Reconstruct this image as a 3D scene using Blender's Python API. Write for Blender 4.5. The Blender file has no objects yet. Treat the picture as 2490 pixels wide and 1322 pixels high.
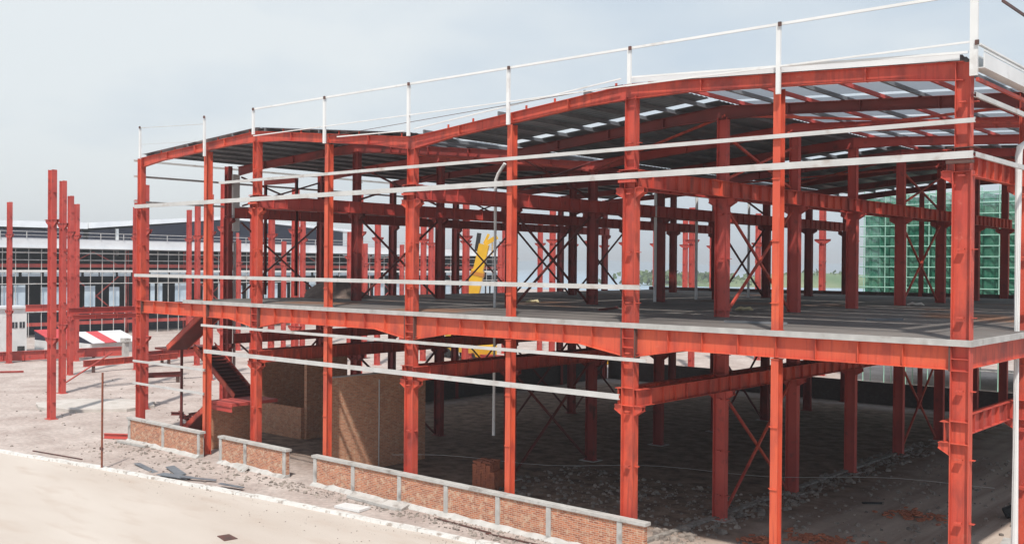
import bpy, math, random
from mathutils import Vector, Matrix
R = math.radians
random.seed(7)
S = bpy.context.scene
COL = S.collection

# ------------------------------------------------------------------ camera, light, exposure
cam = bpy.data.cameras.new("camera"); co = bpy.data.objects.new("camera", cam); COL.objects.link(co)
yaw, pit, roll, foc = 0.7180865, 0.0063545, 0.0080900, 2480.27
F = Vector((-math.sin(yaw)*math.cos(pit), math.cos(yaw)*math.cos(pit), -math.sin(pit)))
Rt = Vector((math.cos(yaw), math.sin(yaw), 0)); U = Rt.cross(F)
c_, s_ = math.cos(roll), math.sin(roll)
Rr = Rt*c_ + U*s_; Ur = U*c_ - Rt*s_
M = Matrix((Rr, Ur, -F)).transposed().to_4x4(); M.translation = Vector((9.9667, -31.9698, 10.8))
co.matrix_world = M
cam.sensor_width = 36; cam.lens = 36*foc/2490; cam.clip_end = 20000; cam.clip_start = .1
S.camera = co

SUN_EL, SUN_DIR = R(57), Vector((0.62, -0.78, 0)).normalized()
world = bpy.data.worlds.new("World"); S.world = world; world.use_nodes = True
nt = world.node_tree; nt.nodes.clear()
N = nt.nodes.new; L = nt.links.new
out = N('ShaderNodeOutputWorld'); bg = N('ShaderNodeBackground')
sky = N('ShaderNodeTexSky'); sky.sky_type = 'NISHITA'; sky.sun_disc = False
sky.sun_elevation = SUN_EL; sky.sun_rotation = math.atan2(SUN_DIR.x, SUN_DIR.y)
sky.dust_density = 3; sky.air_density = 1.0
mul = N('ShaderNodeMixRGB'); mul.blend_type = 'MULTIPLY'; mul.inputs[0].default_value = 1
mul.inputs[2].default_value = (.72, .72, .72, 1); L(sky.outputs[0], mul.inputs[1])
tc = N('ShaderNodeTexCoord'); mp = N('ShaderNodeMapping'); mp.inputs['Scale'].default_value = (1.2, 1.2, 3.2)
L(tc.outputs['Generated'], mp.inputs[0])
nz = N('ShaderNodeTexNoise'); nz.inputs['Scale'].default_value = 1.7; nz.inputs['Detail'].default_value = 6; nz.inputs['Roughness'].default_value = .48
L(mp.outputs[0], nz.inputs['Vector'])
nz2 = N('ShaderNodeTexNoise'); nz2.inputs['Scale'].default_value = 5; nz2.inputs['Detail'].default_value = 5
L(mp.outputs[0], nz2.inputs['Vector'])
ccol = N('ShaderNodeValToRGB'); ccol.color_ramp.elements[0].position = .3; ccol.color_ramp.elements[0].color = (4.9, 6.0, 7.2, 1)
ccol.color_ramp.elements[1].position = .68; ccol.color_ramp.elements[1].color = (8.0, 8.45, 8.6, 1)
addn = N('ShaderNodeMath'); addn.operation = 'MULTIPLY_ADD'; addn.inputs[1].default_value = .35
L(nz2.outputs[0], addn.inputs[0]); 
m75 = N('ShaderNodeMath'); m75.operation = 'MULTIPLY'; m75.inputs[1].default_value = .75; L(nz.outputs[0], m75.inputs[0])
L(m75.outputs[0], addn.inputs[2])
# the cloud sheet is whiter towards the west (-X)
sp = N('ShaderNodeSeparateXYZ'); L(tc.outputs['Generated'], sp.inputs[0])
mx = N('ShaderNodeMath'); mx.operation = 'MULTIPLY_ADD'; mx.inputs[1].default_value = -.40; mx.inputs[2].default_value = -.24
L(sp.outputs[0], mx.inputs[0])
ad2 = N('ShaderNodeMath'); ad2.operation = 'ADD'; L(addn.outputs[0], ad2.inputs[0]); L(mx.outputs[0], ad2.inputs[1])
L(ad2.outputs[0], ccol.inputs[0])
mix = N('ShaderNodeMixRGB'); mix.inputs[0].default_value = .82
L(mul.outputs[0], mix.inputs[1]); L(ccol.outputs[0], mix.inputs[2])
L(mix.outputs[0], bg.inputs[0]); bg.inputs[1].default_value = .10
L(bg.outputs[0], out.inputs[0])

sl = bpy.data.lights.new("sun", 'SUN'); sl.energy = 3.7; sl.angle = R(2); sl.color = (1, .95, .88)
so = bpy.data.objects.new("sun", sl); COL.objects.link(so)
sd = Vector((SUN_DIR.x*math.cos(SUN_EL), SUN_DIR.y*math.cos(SUN_EL), math.sin(SUN_EL)))
so.rotation_euler = sd.to_track_quat('Z', 'Y').to_euler()
S.view_settings.view_transform = 'Standard'; S.view_settings.look = 'None'
S.view_settings.exposure = 0.25; S.view_settings.gamma = 1
S.cycles.max_bounces = 6; S.cycles.diffuse_bounces = 2; S.cycles.transparent_max_bounces = 12

# ------------------------------------------------------------------ materials
def mat(name, col, rough=.6, col2=None, scale=1.0, metal=0, bump=0, bscale=30, spec=.4, dirt=None, dscale=.6, dpos=(.55, .7), stretch=None, streak=None):
    m = bpy.data.materials.new(name); m.use_nodes = True; t = m.node_tree; n = t.nodes; l = t.links
    b = n['Principled BSDF']; b.inputs['Roughness'].default_value = rough; b.inputs['Metallic'].default_value = metal
    b.inputs['Specular IOR Level'].default_value = spec
    g = n.new('ShaderNodeNewGeometry'); vec = g.outputs['Position']
    if stretch:
        mpn = n.new('ShaderNodeMapping'); mpn.inputs['Scale'].default_value = stretch; l.new(vec, mpn.inputs[0]); vec = mpn.outputs[0]
    def noise(sc, det=5):
        q = n.new('ShaderNodeTexNoise'); q.inputs['Scale'].default_value = sc; q.inputs['Detail'].default_value = det
        l.new(vec, q.inputs['Vector']); return q.outputs[0]
    last = None
    if col2:
        r = n.new('ShaderNodeValToRGB'); r.color_ramp.elements[0].position = .35; r.color_ramp.elements[1].position = .65
        r.color_ramp.elements[0].color = (*col, 1); r.color_ramp.elements[1].color = (*col2, 1)
        l.new(noise(scale), r.inputs[0]); last = r.outputs[0]
    if dirt:
        r = n.new('ShaderNodeValToRGB'); r.color_ramp.elements[0].position = dpos[0]; r.color_ramp.elements[1].position = dpos[1]
        r.color_ramp.elements[0].color = (0, 0, 0, 1); r.color_ramp.elements[1].color = (1, 1, 1, 1)
        l.new(noise(dscale, 8), r.inputs[0])
        mm = n.new('ShaderNodeMixRGB'); l.new(r.outputs[0], mm.inputs[0]); mm.inputs[2].default_value = (*dirt, 1)
        if last: l.new(last, mm.inputs[1])
        else: mm.inputs[1].default_value = (*col, 1)
        last = mm.outputs[0]
    if streak:      # rust runs and chalky drips: fine vertical streaks of another paint tone
        mp3 = n.new('ShaderNodeMapping'); mp3.inputs['Scale'].default_value = (1, 1, .07); l.new(g.outputs['Position'], mp3.inputs[0])
        q = n.new('ShaderNodeTexNoise'); q.inputs['Scale'].default_value = 9; q.inputs['Detail'].default_value = 4; l.new(mp3.outputs[0], q.inputs['Vector'])
        r = n.new('ShaderNodeValToRGB'); r.color_ramp.elements[0].position = .52; r.color_ramp.elements[1].position = .72
        r.color_ramp.elements[0].color = (0, 0, 0, 1); r.color_ramp.elements[1].color = (.75, .75, .75, 1); l.new(q.outputs[0], r.inputs[0])
        mm = n.new('ShaderNodeMixRGB'); l.new(r.outputs[0], mm.inputs[0]); l.new(last, mm.inputs[1]); mm.inputs[2].default_value = (*streak, 1); last = mm.outputs[0]
        q = n.new('ShaderNodeTexNoise'); q.inputs['Scale'].default_value = 3.1; q.inputs['Detail'].default_value = 9; q.inputs['Roughness'].default_value = .7; l.new(g.outputs['Position'], q.inputs['Vector'])
        r = n.new('ShaderNodeValToRGB'); r.color_ramp.elements[0].position = .60; r.color_ramp.elements[1].position = .70
        r.color_ramp.elements[0].color = (0, 0, 0, 1); r.color_ramp.elements[1].color = (.55, .55, .55, 1); l.new(q.outputs[0], r.inputs[0])
        mm = n.new('ShaderNodeMixRGB'); l.new(r.outputs[0], mm.inputs[0]); l.new(last, mm.inputs[1]); mm.inputs[2].default_value = (.60, .19, .13, 1); last = mm.outputs[0]
    if last: l.new(last, b.inputs['Base Color'])
    else: b.inputs['Base Color'].default_value = (*col, 1)
    if bump:
        bn = n.new('ShaderNodeBump'); bn.inputs['Strength'].default_value = bump; bn.inputs['Distance'].default_value = .05
        l.new(noise(bscale, 6), bn.inputs['Height']); l.new(bn.outputs[0], b.inputs['Normal'])
    return m
ORANGE = mat('orange_red_primer', (.66, .115, .052), .6, (.58, .090, .048), .7, streak=(.40, .055, .035), dirt=(.34, .055, .04), dscale=1.6, dpos=(.50, .74), stretch=(1, 1, .45))
RED = mat('red_primer', (.62, .098, .052), .6, (.46, .062, .046), .55, streak=(.30, .045, .032), dirt=(.22, .045, .036), dscale=1.8, dpos=(.50, .76), stretch=(1, 1, .5))
RED2 = mat('pink_and_hazed_red_primer', (.55, .090, .070), .6, (.42, .060, .05), .5, dirt=(.19, .05, .045), dscale=2.2, dpos=(.58, .8))  # pinker red; on the free-standing columns the pink paints in haze
SHADED_RED = mat('shaded_red_primer', (.34, .048, .040), .6, (.24, .036, .032), .8, dirt=(.10, .03, .026), dscale=1.5, dpos=(.55,.75))  # red primer darkened to paint in the shade of the interior
MAROON = mat('dark_and_shaded_red_primer', (.17, .028, .024), .6, (.13, .026, .022), 1.2)  # dark red paint; on inner floor beams, joists and rafters it paints shade
RUST = mat('rusty_steel', (.16, .05, .03), .8, (.26, .08, .045), 8)
BOLT = mat('dark_plate', (.075, .05, .042), .6, (.14, .06, .05), 3)
WHITE = mat('white_paint', (.76, .76, .75), .45, (.68, .68, .67), 1, dirt=(.50, .47, .44), dscale=1.5, dpos=(.6, .8))
GALV = mat('galvanised_purlin', (.58, .575, .56), .45, (.50, .49, .475), 1.2, dirt=(.36, .29, .25), dscale=1.5, dpos=(.58, .8))
CONC = mat('concrete', (.52, .505, .48), .9, (.42, .405, .38), 2.5, bump=.3, bscale=25, dirt=(.22, .19, .17), dscale=1.8, dpos=(.58, .75))
EDGE = mat('slab_edge_concrete', (.48, .47, .45), .85, (.38, .37, .355), 2, dirt=(.27, .235, .21), dscale=1.4, dpos=(.6, .78))
SLABT = mat('slab_top_concrete', (.185, .165, .15), .85, (.115, .102, .095), .30, dirt=(.22, .115, .07), dscale=.11, dpos=(.56, .64), bump=.2, bscale=8)
ROOFD = mat('roof_sheet_underside', (.26, .29, .32), .4, (.18, .205, .23), .5, metal=.3)
ROOFW = mat('white_fascia', (.74, .75, .76), .4, (.66, .67, .69), .6)
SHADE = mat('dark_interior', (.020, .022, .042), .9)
BLUEP = mat('pale_blue_panel', (.58, .68, .76), .4, (.42, .53, .62), .5)
GREYP = mat('grey_purlin', (.20, .205, .215), .5, (.13, .135, .145), 1)
POLEG = mat('net_side_pole', (.36, .62, .50), .6, (.30, .52, .42), 1)
YEL = mat('yellow_crane_paint', (.72, .42, .02), .4, (.62, .36, .03), 1)
BLACK = mat('black_rubber', (.02, .02, .022), .8)
GLASSD = mat('dark_window', (.03, .035, .045), .15)
STRIPE_R = mat('red_roof_sheet', (.60, .05, .06), .5, (.5, .045, .05), .8)
STONE = mat('rubble', (.35, .30, .26), .95, (.15, .125, .11), 1.6)
METSH = mat('blue_grey_sheet', (.22, .25, .28), .4, (.14, .165, .19), 2, metal=.3)

def brick_mat(name, c1, c2, mortar, sc=1.0, dirt=(.45, .40, .35)):
    m = bpy.data.materials.new(name); m.use_nodes = True; t = m.node_tree; n = t.nodes; l = t.links
    b = n['Principled BSDF']; b.inputs['Roughness'].default_value = .92; b.inputs['Specular IOR Level'].default_value = .2
    tcn = n.new('ShaderNodeTexCoord'); sx = n.new('ShaderNodeSeparateXYZ'); l.new(tcn.outputs['Object'], sx.inputs[0])
    ad = n.new('ShaderNodeMath'); ad.operation = 'ADD'; l.new(sx.outputs[0], ad.inputs[0]); l.new(sx.outputs[1], ad.inputs[1])
    cb = n.new('ShaderNodeCombineXYZ'); l.new(ad.outputs[0], cb.inputs[0]); l.new(sx.outputs[2], cb.inputs[1])
    br = n.new('ShaderNodeTexBrick'); br.inputs['Scale'].default_value = sc; br.inputs['Color1'].default_value = (*c1, 1); br.inputs['Color2'].default_value = (*c2, 1)
    br.inputs['Mortar'].default_value = (*mortar, 1); br.inputs['Brick Width'].default_value = .25; br.inputs['Row Height'].default_value = .08
    br.inputs['Mortar Size'].default_value = .009; br.inputs['Bias'].default_value = -.1
    l.new(cb.outputs[0], br.inputs['Vector'])
    nn = n.new('ShaderNodeTexNoise'); nn.inputs['Scale'].default_value = 5.5; nn.inputs['Detail'].default_value = 8; l.new(tcn.outputs['Object'], nn.inputs['Vector'])
    r = n.new('ShaderNodeValToRGB'); r.color_ramp.elements[0].position = .52; r.color_ramp.elements[1].position = .72
    l.new(nn.outputs[0], r.inputs[0])
    mm = n.new('ShaderNodeMixRGB'); l.new(r.outputs[0], mm.inputs[0]); l.new(br.outputs[0], mm.inputs[1]); mm.inputs[2].default_value = (*dirt, 1)
    l.new(mm.outputs[0], b.inputs['Base Color'])
    bn = n.new('ShaderNodeBump'); bn.inputs['Strength'].default_value = .5; bn.inputs['Distance'].default_value = .02
    l.new(nn.outputs[0], bn.inputs['Height']); l.new(bn.outputs[0], b.inputs['Normal'])
    return m
BRICK = brick_mat('orange_brick', (.54, .20, .105), (.27, .085, .05), (.52, .43, .34), dirt=(.58, .42, .30))
BRICKD = brick_mat('brown_brick', (.60, .27, .15), (.40, .16, .09), (.54, .41, .31), dirt=(.60, .40, .27))
BRICKR = mat('loose_brick', (.50, .17, .09), .9, (.36, .12, .07), 4)
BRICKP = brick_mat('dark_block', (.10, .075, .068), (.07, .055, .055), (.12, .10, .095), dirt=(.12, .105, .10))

def clear_sheet(name, col, alpha_t):
    m = bpy.data.materials.new(name); m.use_nodes = True; t = m.node_tree; n = t.nodes; l = t.links; n.clear()
    o = n.new('ShaderNodeOutputMaterial'); tr = n.new('ShaderNodeBsdfTranslucent'); tp = n.new('ShaderNodeBsdfTransparent'); df = n.new('ShaderNodeBsdfDiffuse')
    tr.inputs[0].default_value = (*col, 1); df.inputs[0].default_value = (*col, 1)
    a = n.new('ShaderNodeMixShader'); a.inputs[0].default_value = .75; l.new(df.outputs[0], a.inputs[1]); l.new(tr.outputs[0], a.inputs[2])
    b = n.new('ShaderNodeMixShader'); b.inputs[0].default_value = alpha_t; l.new(a.outputs[0], b.inputs[1]); l.new(tp.outputs[0], b.inputs[2])
    l.new(b.outputs[0], o.inputs[0]); return m
CLEAR = clear_sheet('translucent_roof_sheet', (.42, .45, .49), .14)

def net_mat():
    m = bpy.data.materials.new('green_safety_net'); m.use_nodes = True; t = m.node_tree; n = t.nodes; l = t.links; n.clear()
    o = n.new('ShaderNodeOutputMaterial'); df = n.new('ShaderNodeBsdfDiffuse'); tr = n.new('ShaderNodeBsdfTranslucent'); tp = n.new('ShaderNodeBsdfTransparent')
    g = n.new('ShaderNodeNewGeometry'); nz = n.new('ShaderNodeTexNoise'); nz.inputs['Scale'].default_value = .8; nz.inputs['Detail'].default_value = 9; nz.inputs['Roughness'].default_value = .65
    l.new(g.outputs['Position'], nz.inputs['Vector'])
    r = n.new('ShaderNodeValToRGB'); r.color_ramp.elements[0].position = .38; r.color_ramp.elements[0].color = (.035, .22, .14, 1)
    r.color_ramp.elements[1].position = .62; r.color_ramp.elements[1].color = (.17, .50, .34, 1); l.new(nz.outputs[0], r.inputs[0])
    l.new(r.outputs[0], df.inputs[0]); l.new(r.outputs[0], tr.inputs[0])
    a = n.new('ShaderNodeMixShader'); a.inputs[0].default_value = .4; l.new(df.outputs[0], a.inputs[1]); l.new(tr.outputs[0], a.inputs[2])
    b = n.new('ShaderNodeMixShader'); l.new(a.outputs[0], b.inputs[1]); l.new(tp.outputs[0], b.inputs[2])
    mr = n.new('ShaderNodeMapRange'); mr.inputs[1].default_value = .35; mr.inputs[2].default_value = .7; mr.inputs[3].default_value = .10; mr.inputs[4].default_value = .6
    l.new(nz.outputs[0], mr.inputs[0]); l.new(mr.outputs[0], b.inputs[0]); l.new(b.outputs[0], o.inputs[0]); return m
NET = net_mat()

# ------------------------------------------------------------------ mesh helpers
class MB:
    def __init__(s): s.v = []; s.f = []
    def hexa(s, p):
        b = len(s.v); s.v += [tuple(q) for q in p]
        s.f += [tuple(b+i for i in q) for q in ((0,3,2,1),(4,5,6,7),(0,1,5,4),(1,2,6,5),(2,3,7,6),(3,0,4,7))]
        return s
    def box(s, x0, x1, y0, y1, z0, z1):
        return s.hexa([(x0,y0,z0),(x1,y0,z0),(x1,y1,z0),(x0,y1,z0),(x0,y0,z1),(x1,y0,z1),(x1,y1,z1),(x0,y1,z1)])
    def bar(s, a, b, w, h, up=(0,0,1)):           # rectangular bar a->b, w sideways, h along up
        a = Vector(a); b = Vector(b); d = (b-a).normalized(); u = Vector(up); sd_ = d.cross(u)
        if sd_.length < 1e-4: sd_ = d.cross(Vector((0,1,0)))
        sd_.normalize(); u = sd_.cross(d).normalized()
        p = []
        for e in (a, b):
            pass
        q = [(-1,-1),(1,-1),(1,1),(-1,1)]
        p = [a+sd_*(i*w/2)+u*(j*h/2) for i, j in q] + [b+sd_*(i*w/2)+u*(j*h/2) for i, j in q]
        return s.hexa(p)
    def ibeam(s, a, b, w, h, tf=.02, tw=.012, up=(0,0,1), stiff=0):   # flanges perpendicular to up
        a = Vector(a); b = Vector(b); d = (b-a).normalized(); u = Vector(up); sd_ = d.cross(u).normalized(); u = sd_.cross(d).normalized()
        for k in (-1, 1): s.bar(a+u*k*(h/2-tf/2), b+u*k*(h/2-tf/2), w, tf, u)
        s.bar(a, b, tw, h-2*tf, u)
        if stiff:
            n = int((b-a).length/stiff)
            for i in range(1, n):
                c = a+d*(i*(b-a).length/n)
                s.bar(c-d*.008, c+d*.008, w*.94, h-2*tf-.002, u)
        return s
    def tube(s, pts, r, seg=8, cap=True):
        pts = [Vector(p) for p in pts]; base = len(s.v)
        for i, p in enumerate(pts):
            d = (pts[min(i+1, len(pts)-1)]-pts[max(i-1, 0)]).normalized()
            x = d.cross(Vector((0,0,1)))
            if x.length < 1e-3: x = d.cross(Vector((0,1,0)))
            x.normalize(); y = x.cross(d)
            rr = r[i] if isinstance(r, (list, tuple)) else r
            for k in range(seg):
                t = 2*math.pi*k/seg; s.v.append(tuple(p+x*math.cos(t)*rr+y*math.sin(t)*rr))
        for i in range(len(pts)-1):
            for k in range(seg):
                a = base+i*seg+k; b = base+i*seg+(k+1) % seg; s.f.append((a, b, b+seg, a+seg))
        if cap:
            s.f.append(tuple(base+k for k in range(seg))[::-1]); e = base+(len(pts)-1)*seg; s.f.append(tuple(e+k for k in range(seg)))
        return s
    def prism(s, poly, axis, a, b):             # poly of 2-D points extruded along axis 'x','y' or 'z'
        n = len(poly); base = len(s.v)
        for c in (a, b):
            for (p, q) in poly: s.v.append({'x': (c,p,q), 'y': (p,c,q), 'z': (p,q,c)}[axis])
        s.f.append(tuple(base+i for i in range(n))); s.f.append(tuple(base+n+i for i in range(n))[::-1])
        for i in range(n): j = (i+1) % n; s.f.append((base+i, base+n+i, base+n+j, base+j))
        return s
    def stone(s, c, r):
        b = len(s.v); q = [(1,0,0),(0,1,0),(-1,0,0),(0,-1,0)]
        rz = random.random()*6; n = 5
        for z, k in ((-.3, 1.0), (.45, .8)):
            for i in range(n):
                t = rz+i*2*math.pi/n; kk = r*k*random.uniform(.65, 1.15)
                s.v.append((c[0]+kk*math.cos(t), c[1]+kk*math.sin(t), c[2]+r*z*random.uniform(.7, 1.2)))
        s.v.append((c[0], c[1], c[2]+r*.75))
        for i in range(n):
            j = (i+1) % n; s.f.append((b+i, b+j, b+n+j, b+n+i)); s.f.append((b+n+i, b+n+j, b+2*n))
    def build(s, name, m, parent=None, loc=None, rz=0):
        me = bpy.data.meshes.new(name); me.from_pydata([tuple(v) for v in s.v], [], s.f); me.materials.append(m)
        me.validate(); me.update()
        bmfix(me)
        o = bpy.data.objects.new(name, me); COL.objects.link(o)
        if parent: o.parent = parent
        if loc: o.location = loc
        o.rotation_euler.z = rz
        return o
import bmesh
def bmfix(me):
    b = bmesh.new(); b.from_mesh(me); bmesh.ops.recalc_face_normals(b, faces=b.faces); b.to_mesh(me); b.free()
def tag(o, label, cat, group=None, kind=None):
    if label: o['label'] = label
    if cat: o['category'] = cat
    if group: o['group'] = group
    if kind or label: o['kind'] = kind or 'thing'
    return o
def thing(name, loc, label, cat, group=None, rz=0):
    o = bpy.data.objects.new(name, None); COL.objects.link(o); o.location = loc; o.rotation_euler.z = rz
    return tag(o, label, cat, group)
def copy_tree(o, parent=None):
    c = o.copy(); COL.objects.link(c)
    if parent: c.parent = parent
    for ch in list(o.children): copy_tree(ch, c)
    return c

# ------------------------------------------------------------------ ground, road, kerb, water, hills
def ground_mat():
    m = bpy.data.materials.new('site_ground'); m.use_nodes = True; t = m.node_tree; n = t.nodes; l = t.links
    b = n['Principled BSDF']; b.inputs['Roughness'].default_value = .95; b.inputs['Specular IOR Level'].default_value = .15
    g = n.new('ShaderNodeNewGeometry')
    def noise(sc, det=7, rough=.6):
        q = n.new('ShaderNodeTexNoise'); q.inputs['Scale'].default_value = sc; q.inputs['Detail'].default_value = det; q.inputs['Roughness'].default_value = rough
        l.new(g.outputs['Position'], q.inputs['Vector']); return q.outputs[0]
    def ramp(src, a, ca, c, cc):
        r = n.new('ShaderNodeValToRGB'); r.color_ramp.elements[0].position = a; r.color_ramp.elements[0].color = (*ca, 1)
        r.color_ramp.elements[1].position = c; r.color_ramp.elements[1].color = (*cc, 1); l.new(src, r.inputs[0]); return r.outputs[0]
    c1 = ramp(noise(.35), .35, (.43, .35, .315), .68, (.60, .52, .475))
    c2 = ramp(noise(3.5), .42, (.62, .62, .62), .62, (1, 1, 1))
    mm = n.new('ShaderNodeMixRGB'); mm.blend_type = 'MULTIPLY'; mm.inputs[0].default_value = .55; l.new(c1, mm.inputs[1]); l.new(c2, mm.inputs[2])
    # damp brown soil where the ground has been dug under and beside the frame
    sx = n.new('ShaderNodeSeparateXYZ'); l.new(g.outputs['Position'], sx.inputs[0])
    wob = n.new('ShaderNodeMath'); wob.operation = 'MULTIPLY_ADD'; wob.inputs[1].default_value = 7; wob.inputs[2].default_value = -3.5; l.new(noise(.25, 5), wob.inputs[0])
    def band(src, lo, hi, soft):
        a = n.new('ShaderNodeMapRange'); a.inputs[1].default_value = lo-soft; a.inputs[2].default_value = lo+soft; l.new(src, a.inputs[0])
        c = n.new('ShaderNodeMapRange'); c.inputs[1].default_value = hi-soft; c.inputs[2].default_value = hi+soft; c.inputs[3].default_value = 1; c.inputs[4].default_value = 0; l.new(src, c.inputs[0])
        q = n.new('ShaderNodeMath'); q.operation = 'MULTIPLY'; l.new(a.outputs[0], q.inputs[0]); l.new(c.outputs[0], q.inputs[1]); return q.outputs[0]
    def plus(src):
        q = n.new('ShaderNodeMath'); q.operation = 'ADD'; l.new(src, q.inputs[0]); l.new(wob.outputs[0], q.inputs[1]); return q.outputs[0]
    bx = band(plus(sx.outputs[0]), -47, -8.5, 2.5); by = band(plus(sx.outputs[1]), 2.6, 46, 1.6)  # soil kept off the right bay, painting in the light that enters there
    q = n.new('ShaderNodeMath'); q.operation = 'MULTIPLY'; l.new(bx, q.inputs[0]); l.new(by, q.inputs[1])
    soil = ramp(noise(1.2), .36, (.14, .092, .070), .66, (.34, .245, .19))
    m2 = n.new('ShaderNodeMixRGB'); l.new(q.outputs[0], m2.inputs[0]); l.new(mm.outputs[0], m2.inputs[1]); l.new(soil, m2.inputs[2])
    # browner strip near the right-hand corner, painted paler where light enters, with wheel tracks running along the side of the frame
    bx2 = band(plus(sx.outputs[0]), -14, 30, 3)
    tr = n.new('ShaderNodeTexNoise'); tr.inputs['Scale'].default_value = 1; tr.inputs['Detail'].default_value = 5
    mpn = n.new('ShaderNodeMapping'); mpn.inputs['Scale'].default_value = (.75, .05, 1); l.new(g.outputs['Position'], mpn.inputs[0]); l.new(mpn.outputs[0], tr.inputs['Vector'])
    br = ramp(tr.outputs[0], .40, (.27, .19, .15), .60, (.54, .45, .38))
    q2 = n.new('ShaderNodeMath'); q2.operation = 'MULTIPLY'; l.new(bx2, q2.inputs[0])
    iv = n.new('ShaderNodeMath'); iv.operation = 'MULTIPLY_ADD'; iv.inputs[1].default_value = -.9; iv.inputs[2].default_value = .9; l.new(q.outputs[0], iv.inputs[0]); l.new(iv.outputs[0], q2.inputs[1])
    by2 = band(sx.outputs[1], .5, 75, 2); q3 = n.new('ShaderNodeMath'); q3.operation = 'MULTIPLY'; l.new(q2.outputs[0], q3.inputs[0]); l.new(by2, q3.inputs[1])
    m3 = n.new('ShaderNodeMixRGB'); l.new(q3.outputs[0], m3.inputs[0]); l.new(m2.outputs[0], m3.inputs[1]); l.new(br, m3.inputs[2])
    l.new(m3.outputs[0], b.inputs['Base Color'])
    bn = n.new('ShaderNodeBump'); bn.inputs['Strength'].default_value = .7; bn.inputs['Distance'].default_value = .08
    l.new(noise(3, 8, .7), bn.inputs['Height']); l.new(bn.outputs[0], b.inputs['Normal'])
    return m
KERB = [(-90,-14.4),(-70,-11.2),(-56,-8.8),(-49.6,-7.6),(-42.9,-6.35),(-36,-5.3),(-30.3,-4.5),(-25.1,-3.85),(-20.3,-3.4),(-17,-3.15),(-10,-2.75),(0,-2.5),(12,-2.4),(60,-2.4)]
gm = MB(); gm.v = [(-3400,-500,0),(1800,-500,0),(1800,4200,0),(-3400,4200,0)]; gm.f = [(0,1,2,3)]
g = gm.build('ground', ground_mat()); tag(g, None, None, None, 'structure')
# road: a sheet 4 mm up, bounded by the kerb
ROAD = mat('dusty_cream_concrete_road', (.56, .50, .445), .9, (.50, .435, .38), .3, bump=.15, bscale=14, dirt=(.47, .39, .33), dscale=.8, dpos=(.52, .74), stretch=(.35, 1.2, 1))
rm = MB()
for x, y in KERB: rm.v += [(x, -400, .004), (x, y, .004)]
for i in range(len(KERB)-1): rm.f.append((2*i, 2*i+2, 2*i+3, 2*i+1))
tag(rm.build('road', ROAD), None, None, None, 'structure')
KM = mat('white_kerb_stone', (.70, .69, .66), .85, (.60, .58, .55), 2.5, bump=.4, bscale=20, dirt=(.36, .31, .27), dscale=3, dpos=(.56, .7))
km = MB()
def interp(x):
    for (a, b), (c, d) in zip(KERB, KERB[1:]):
        if a <= x <= c: return b+(d-b)*(x-a)/(c-a)
x = -88.
while x < 30:
    x2 = x+1.0; y, y2 = interp(x), interp(x2); j = random.uniform(-.05, .05); h = .13+random.uniform(-.03, .015)
    km.hexa([(x+.012,y+j,0),(x2-.012,y2+j,0),(x2-.012,y2+.32+j,0),(x+.012,y+.32+j,0),(x+.012,y+j+.03,h),(x2-.012,y2+j+.03,h),(x2-.012,y2+.30+j,h),(x+.012,y+.30+j,h)])
    x = x2
tag(km.build('kerb', KM), None, None, None, 'structure')

WATER = mat('hazy_water', (.30, .40, .50), .35, (.34, .44, .53), .004, spec=.5)
wm = MB(); wm.v = [(-3350,410,.02),(-330,330,.02),(-190,330,.02),(-130,560,.02),(-200,1100,.02),(-500,4150,.02),(-3350,4150,.02)]; wm.f = [tuple(range(7))]
tag(wm.build('water', WATER), None, None, None, 'structure')
def ridge(name, pts, depth, m, seed):
    rnd = random.Random(seed); mb = MB(); nn = 60; rows = 7
    A = Vector(pts[0]); B = Vector(pts[1]); d = (B-A); nrm = Vector((-d.y, d.x, 0)).normalized()
    ph = [rnd.uniform(0, 6) for _ in range(6)]
    for i in range(nn+1):
        t = i/nn; h = pts[2]*(.55+.25*math.sin(t*5+ph[0])+.15*math.sin(t*13+ph[1])+.08*math.sin(t*29+ph[2]))*min(1, 6*t, 6*(1-t))
        for k in range(rows+1):
            u = k/rows; p = A+d*t+nrm*((u-.5)*depth); mb.v.append((p.x, p.y, -.5+max(0, h*math.sin(math.pi*u)*(1+.1*math.sin(9*t+7*u+ph[3]))) ))
    for i in range(nn):
        for k in range(rows): a = i*(rows+1)+k; mb.f.append((a, a+1, a+rows+2, a+rows+1))
    o = mb.build(name, m); tag(o, None, None, None, 'structure')
    for p in o.data.polygons: p.use_smooth = True
HILLG = mat('green_hill', (.10, .17, .07), .95, (.22, .25, .13), .03)
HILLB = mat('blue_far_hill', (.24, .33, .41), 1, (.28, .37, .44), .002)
ridge('hills', ((-330,470,0),(60,760,0),11), 90, HILLG, 3)
ridge('hills', ((-2900,1700,0),(700,3500,0),55), 600, HILLB, 5)

# trees on the far green rise
LEAF = mat('leaf_green', (.06, .11, .035), .8, (.12, .17, .06), .3)
rnd = random.Random(11)
def woods():
    m = MB()
    for k in range(5200):
        u = rnd.random(); base = Vector((-330+u*390, 470+u*290, 0)); x = base.x+rnd.gauss(0,9); y = base.y+rnd.gauss(0,14)
        top = 4.5+1.6*math.sin(u*37)+1.2*math.sin(u*91)+1.3*math.sin(u*211)
        c = Vector((x, y, 1.0+rnd.random()**.8*max(2, top))); sz = rnd.uniform(.9, 2.2)
        v1 = Vector((rnd.uniform(-1,1),rnd.uniform(-1,1),rnd.uniform(-1,1))).normalized()*sz; v2 = v1.cross(Vector((rnd.uniform(-1,1),rnd.uniform(-1,1),.3))).normalized()*sz
        b = len(m.v); m.v += [tuple(c-v1), tuple(c+v2), tuple(c+v1), tuple(c-v2)]; m.f.append((b,b+1,b+2,b+3))
    tag(m.build('distant_woods', LEAF), 'band of bushy green woods on the far rise behind the site', 'woods', None, 'stuff')
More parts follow.
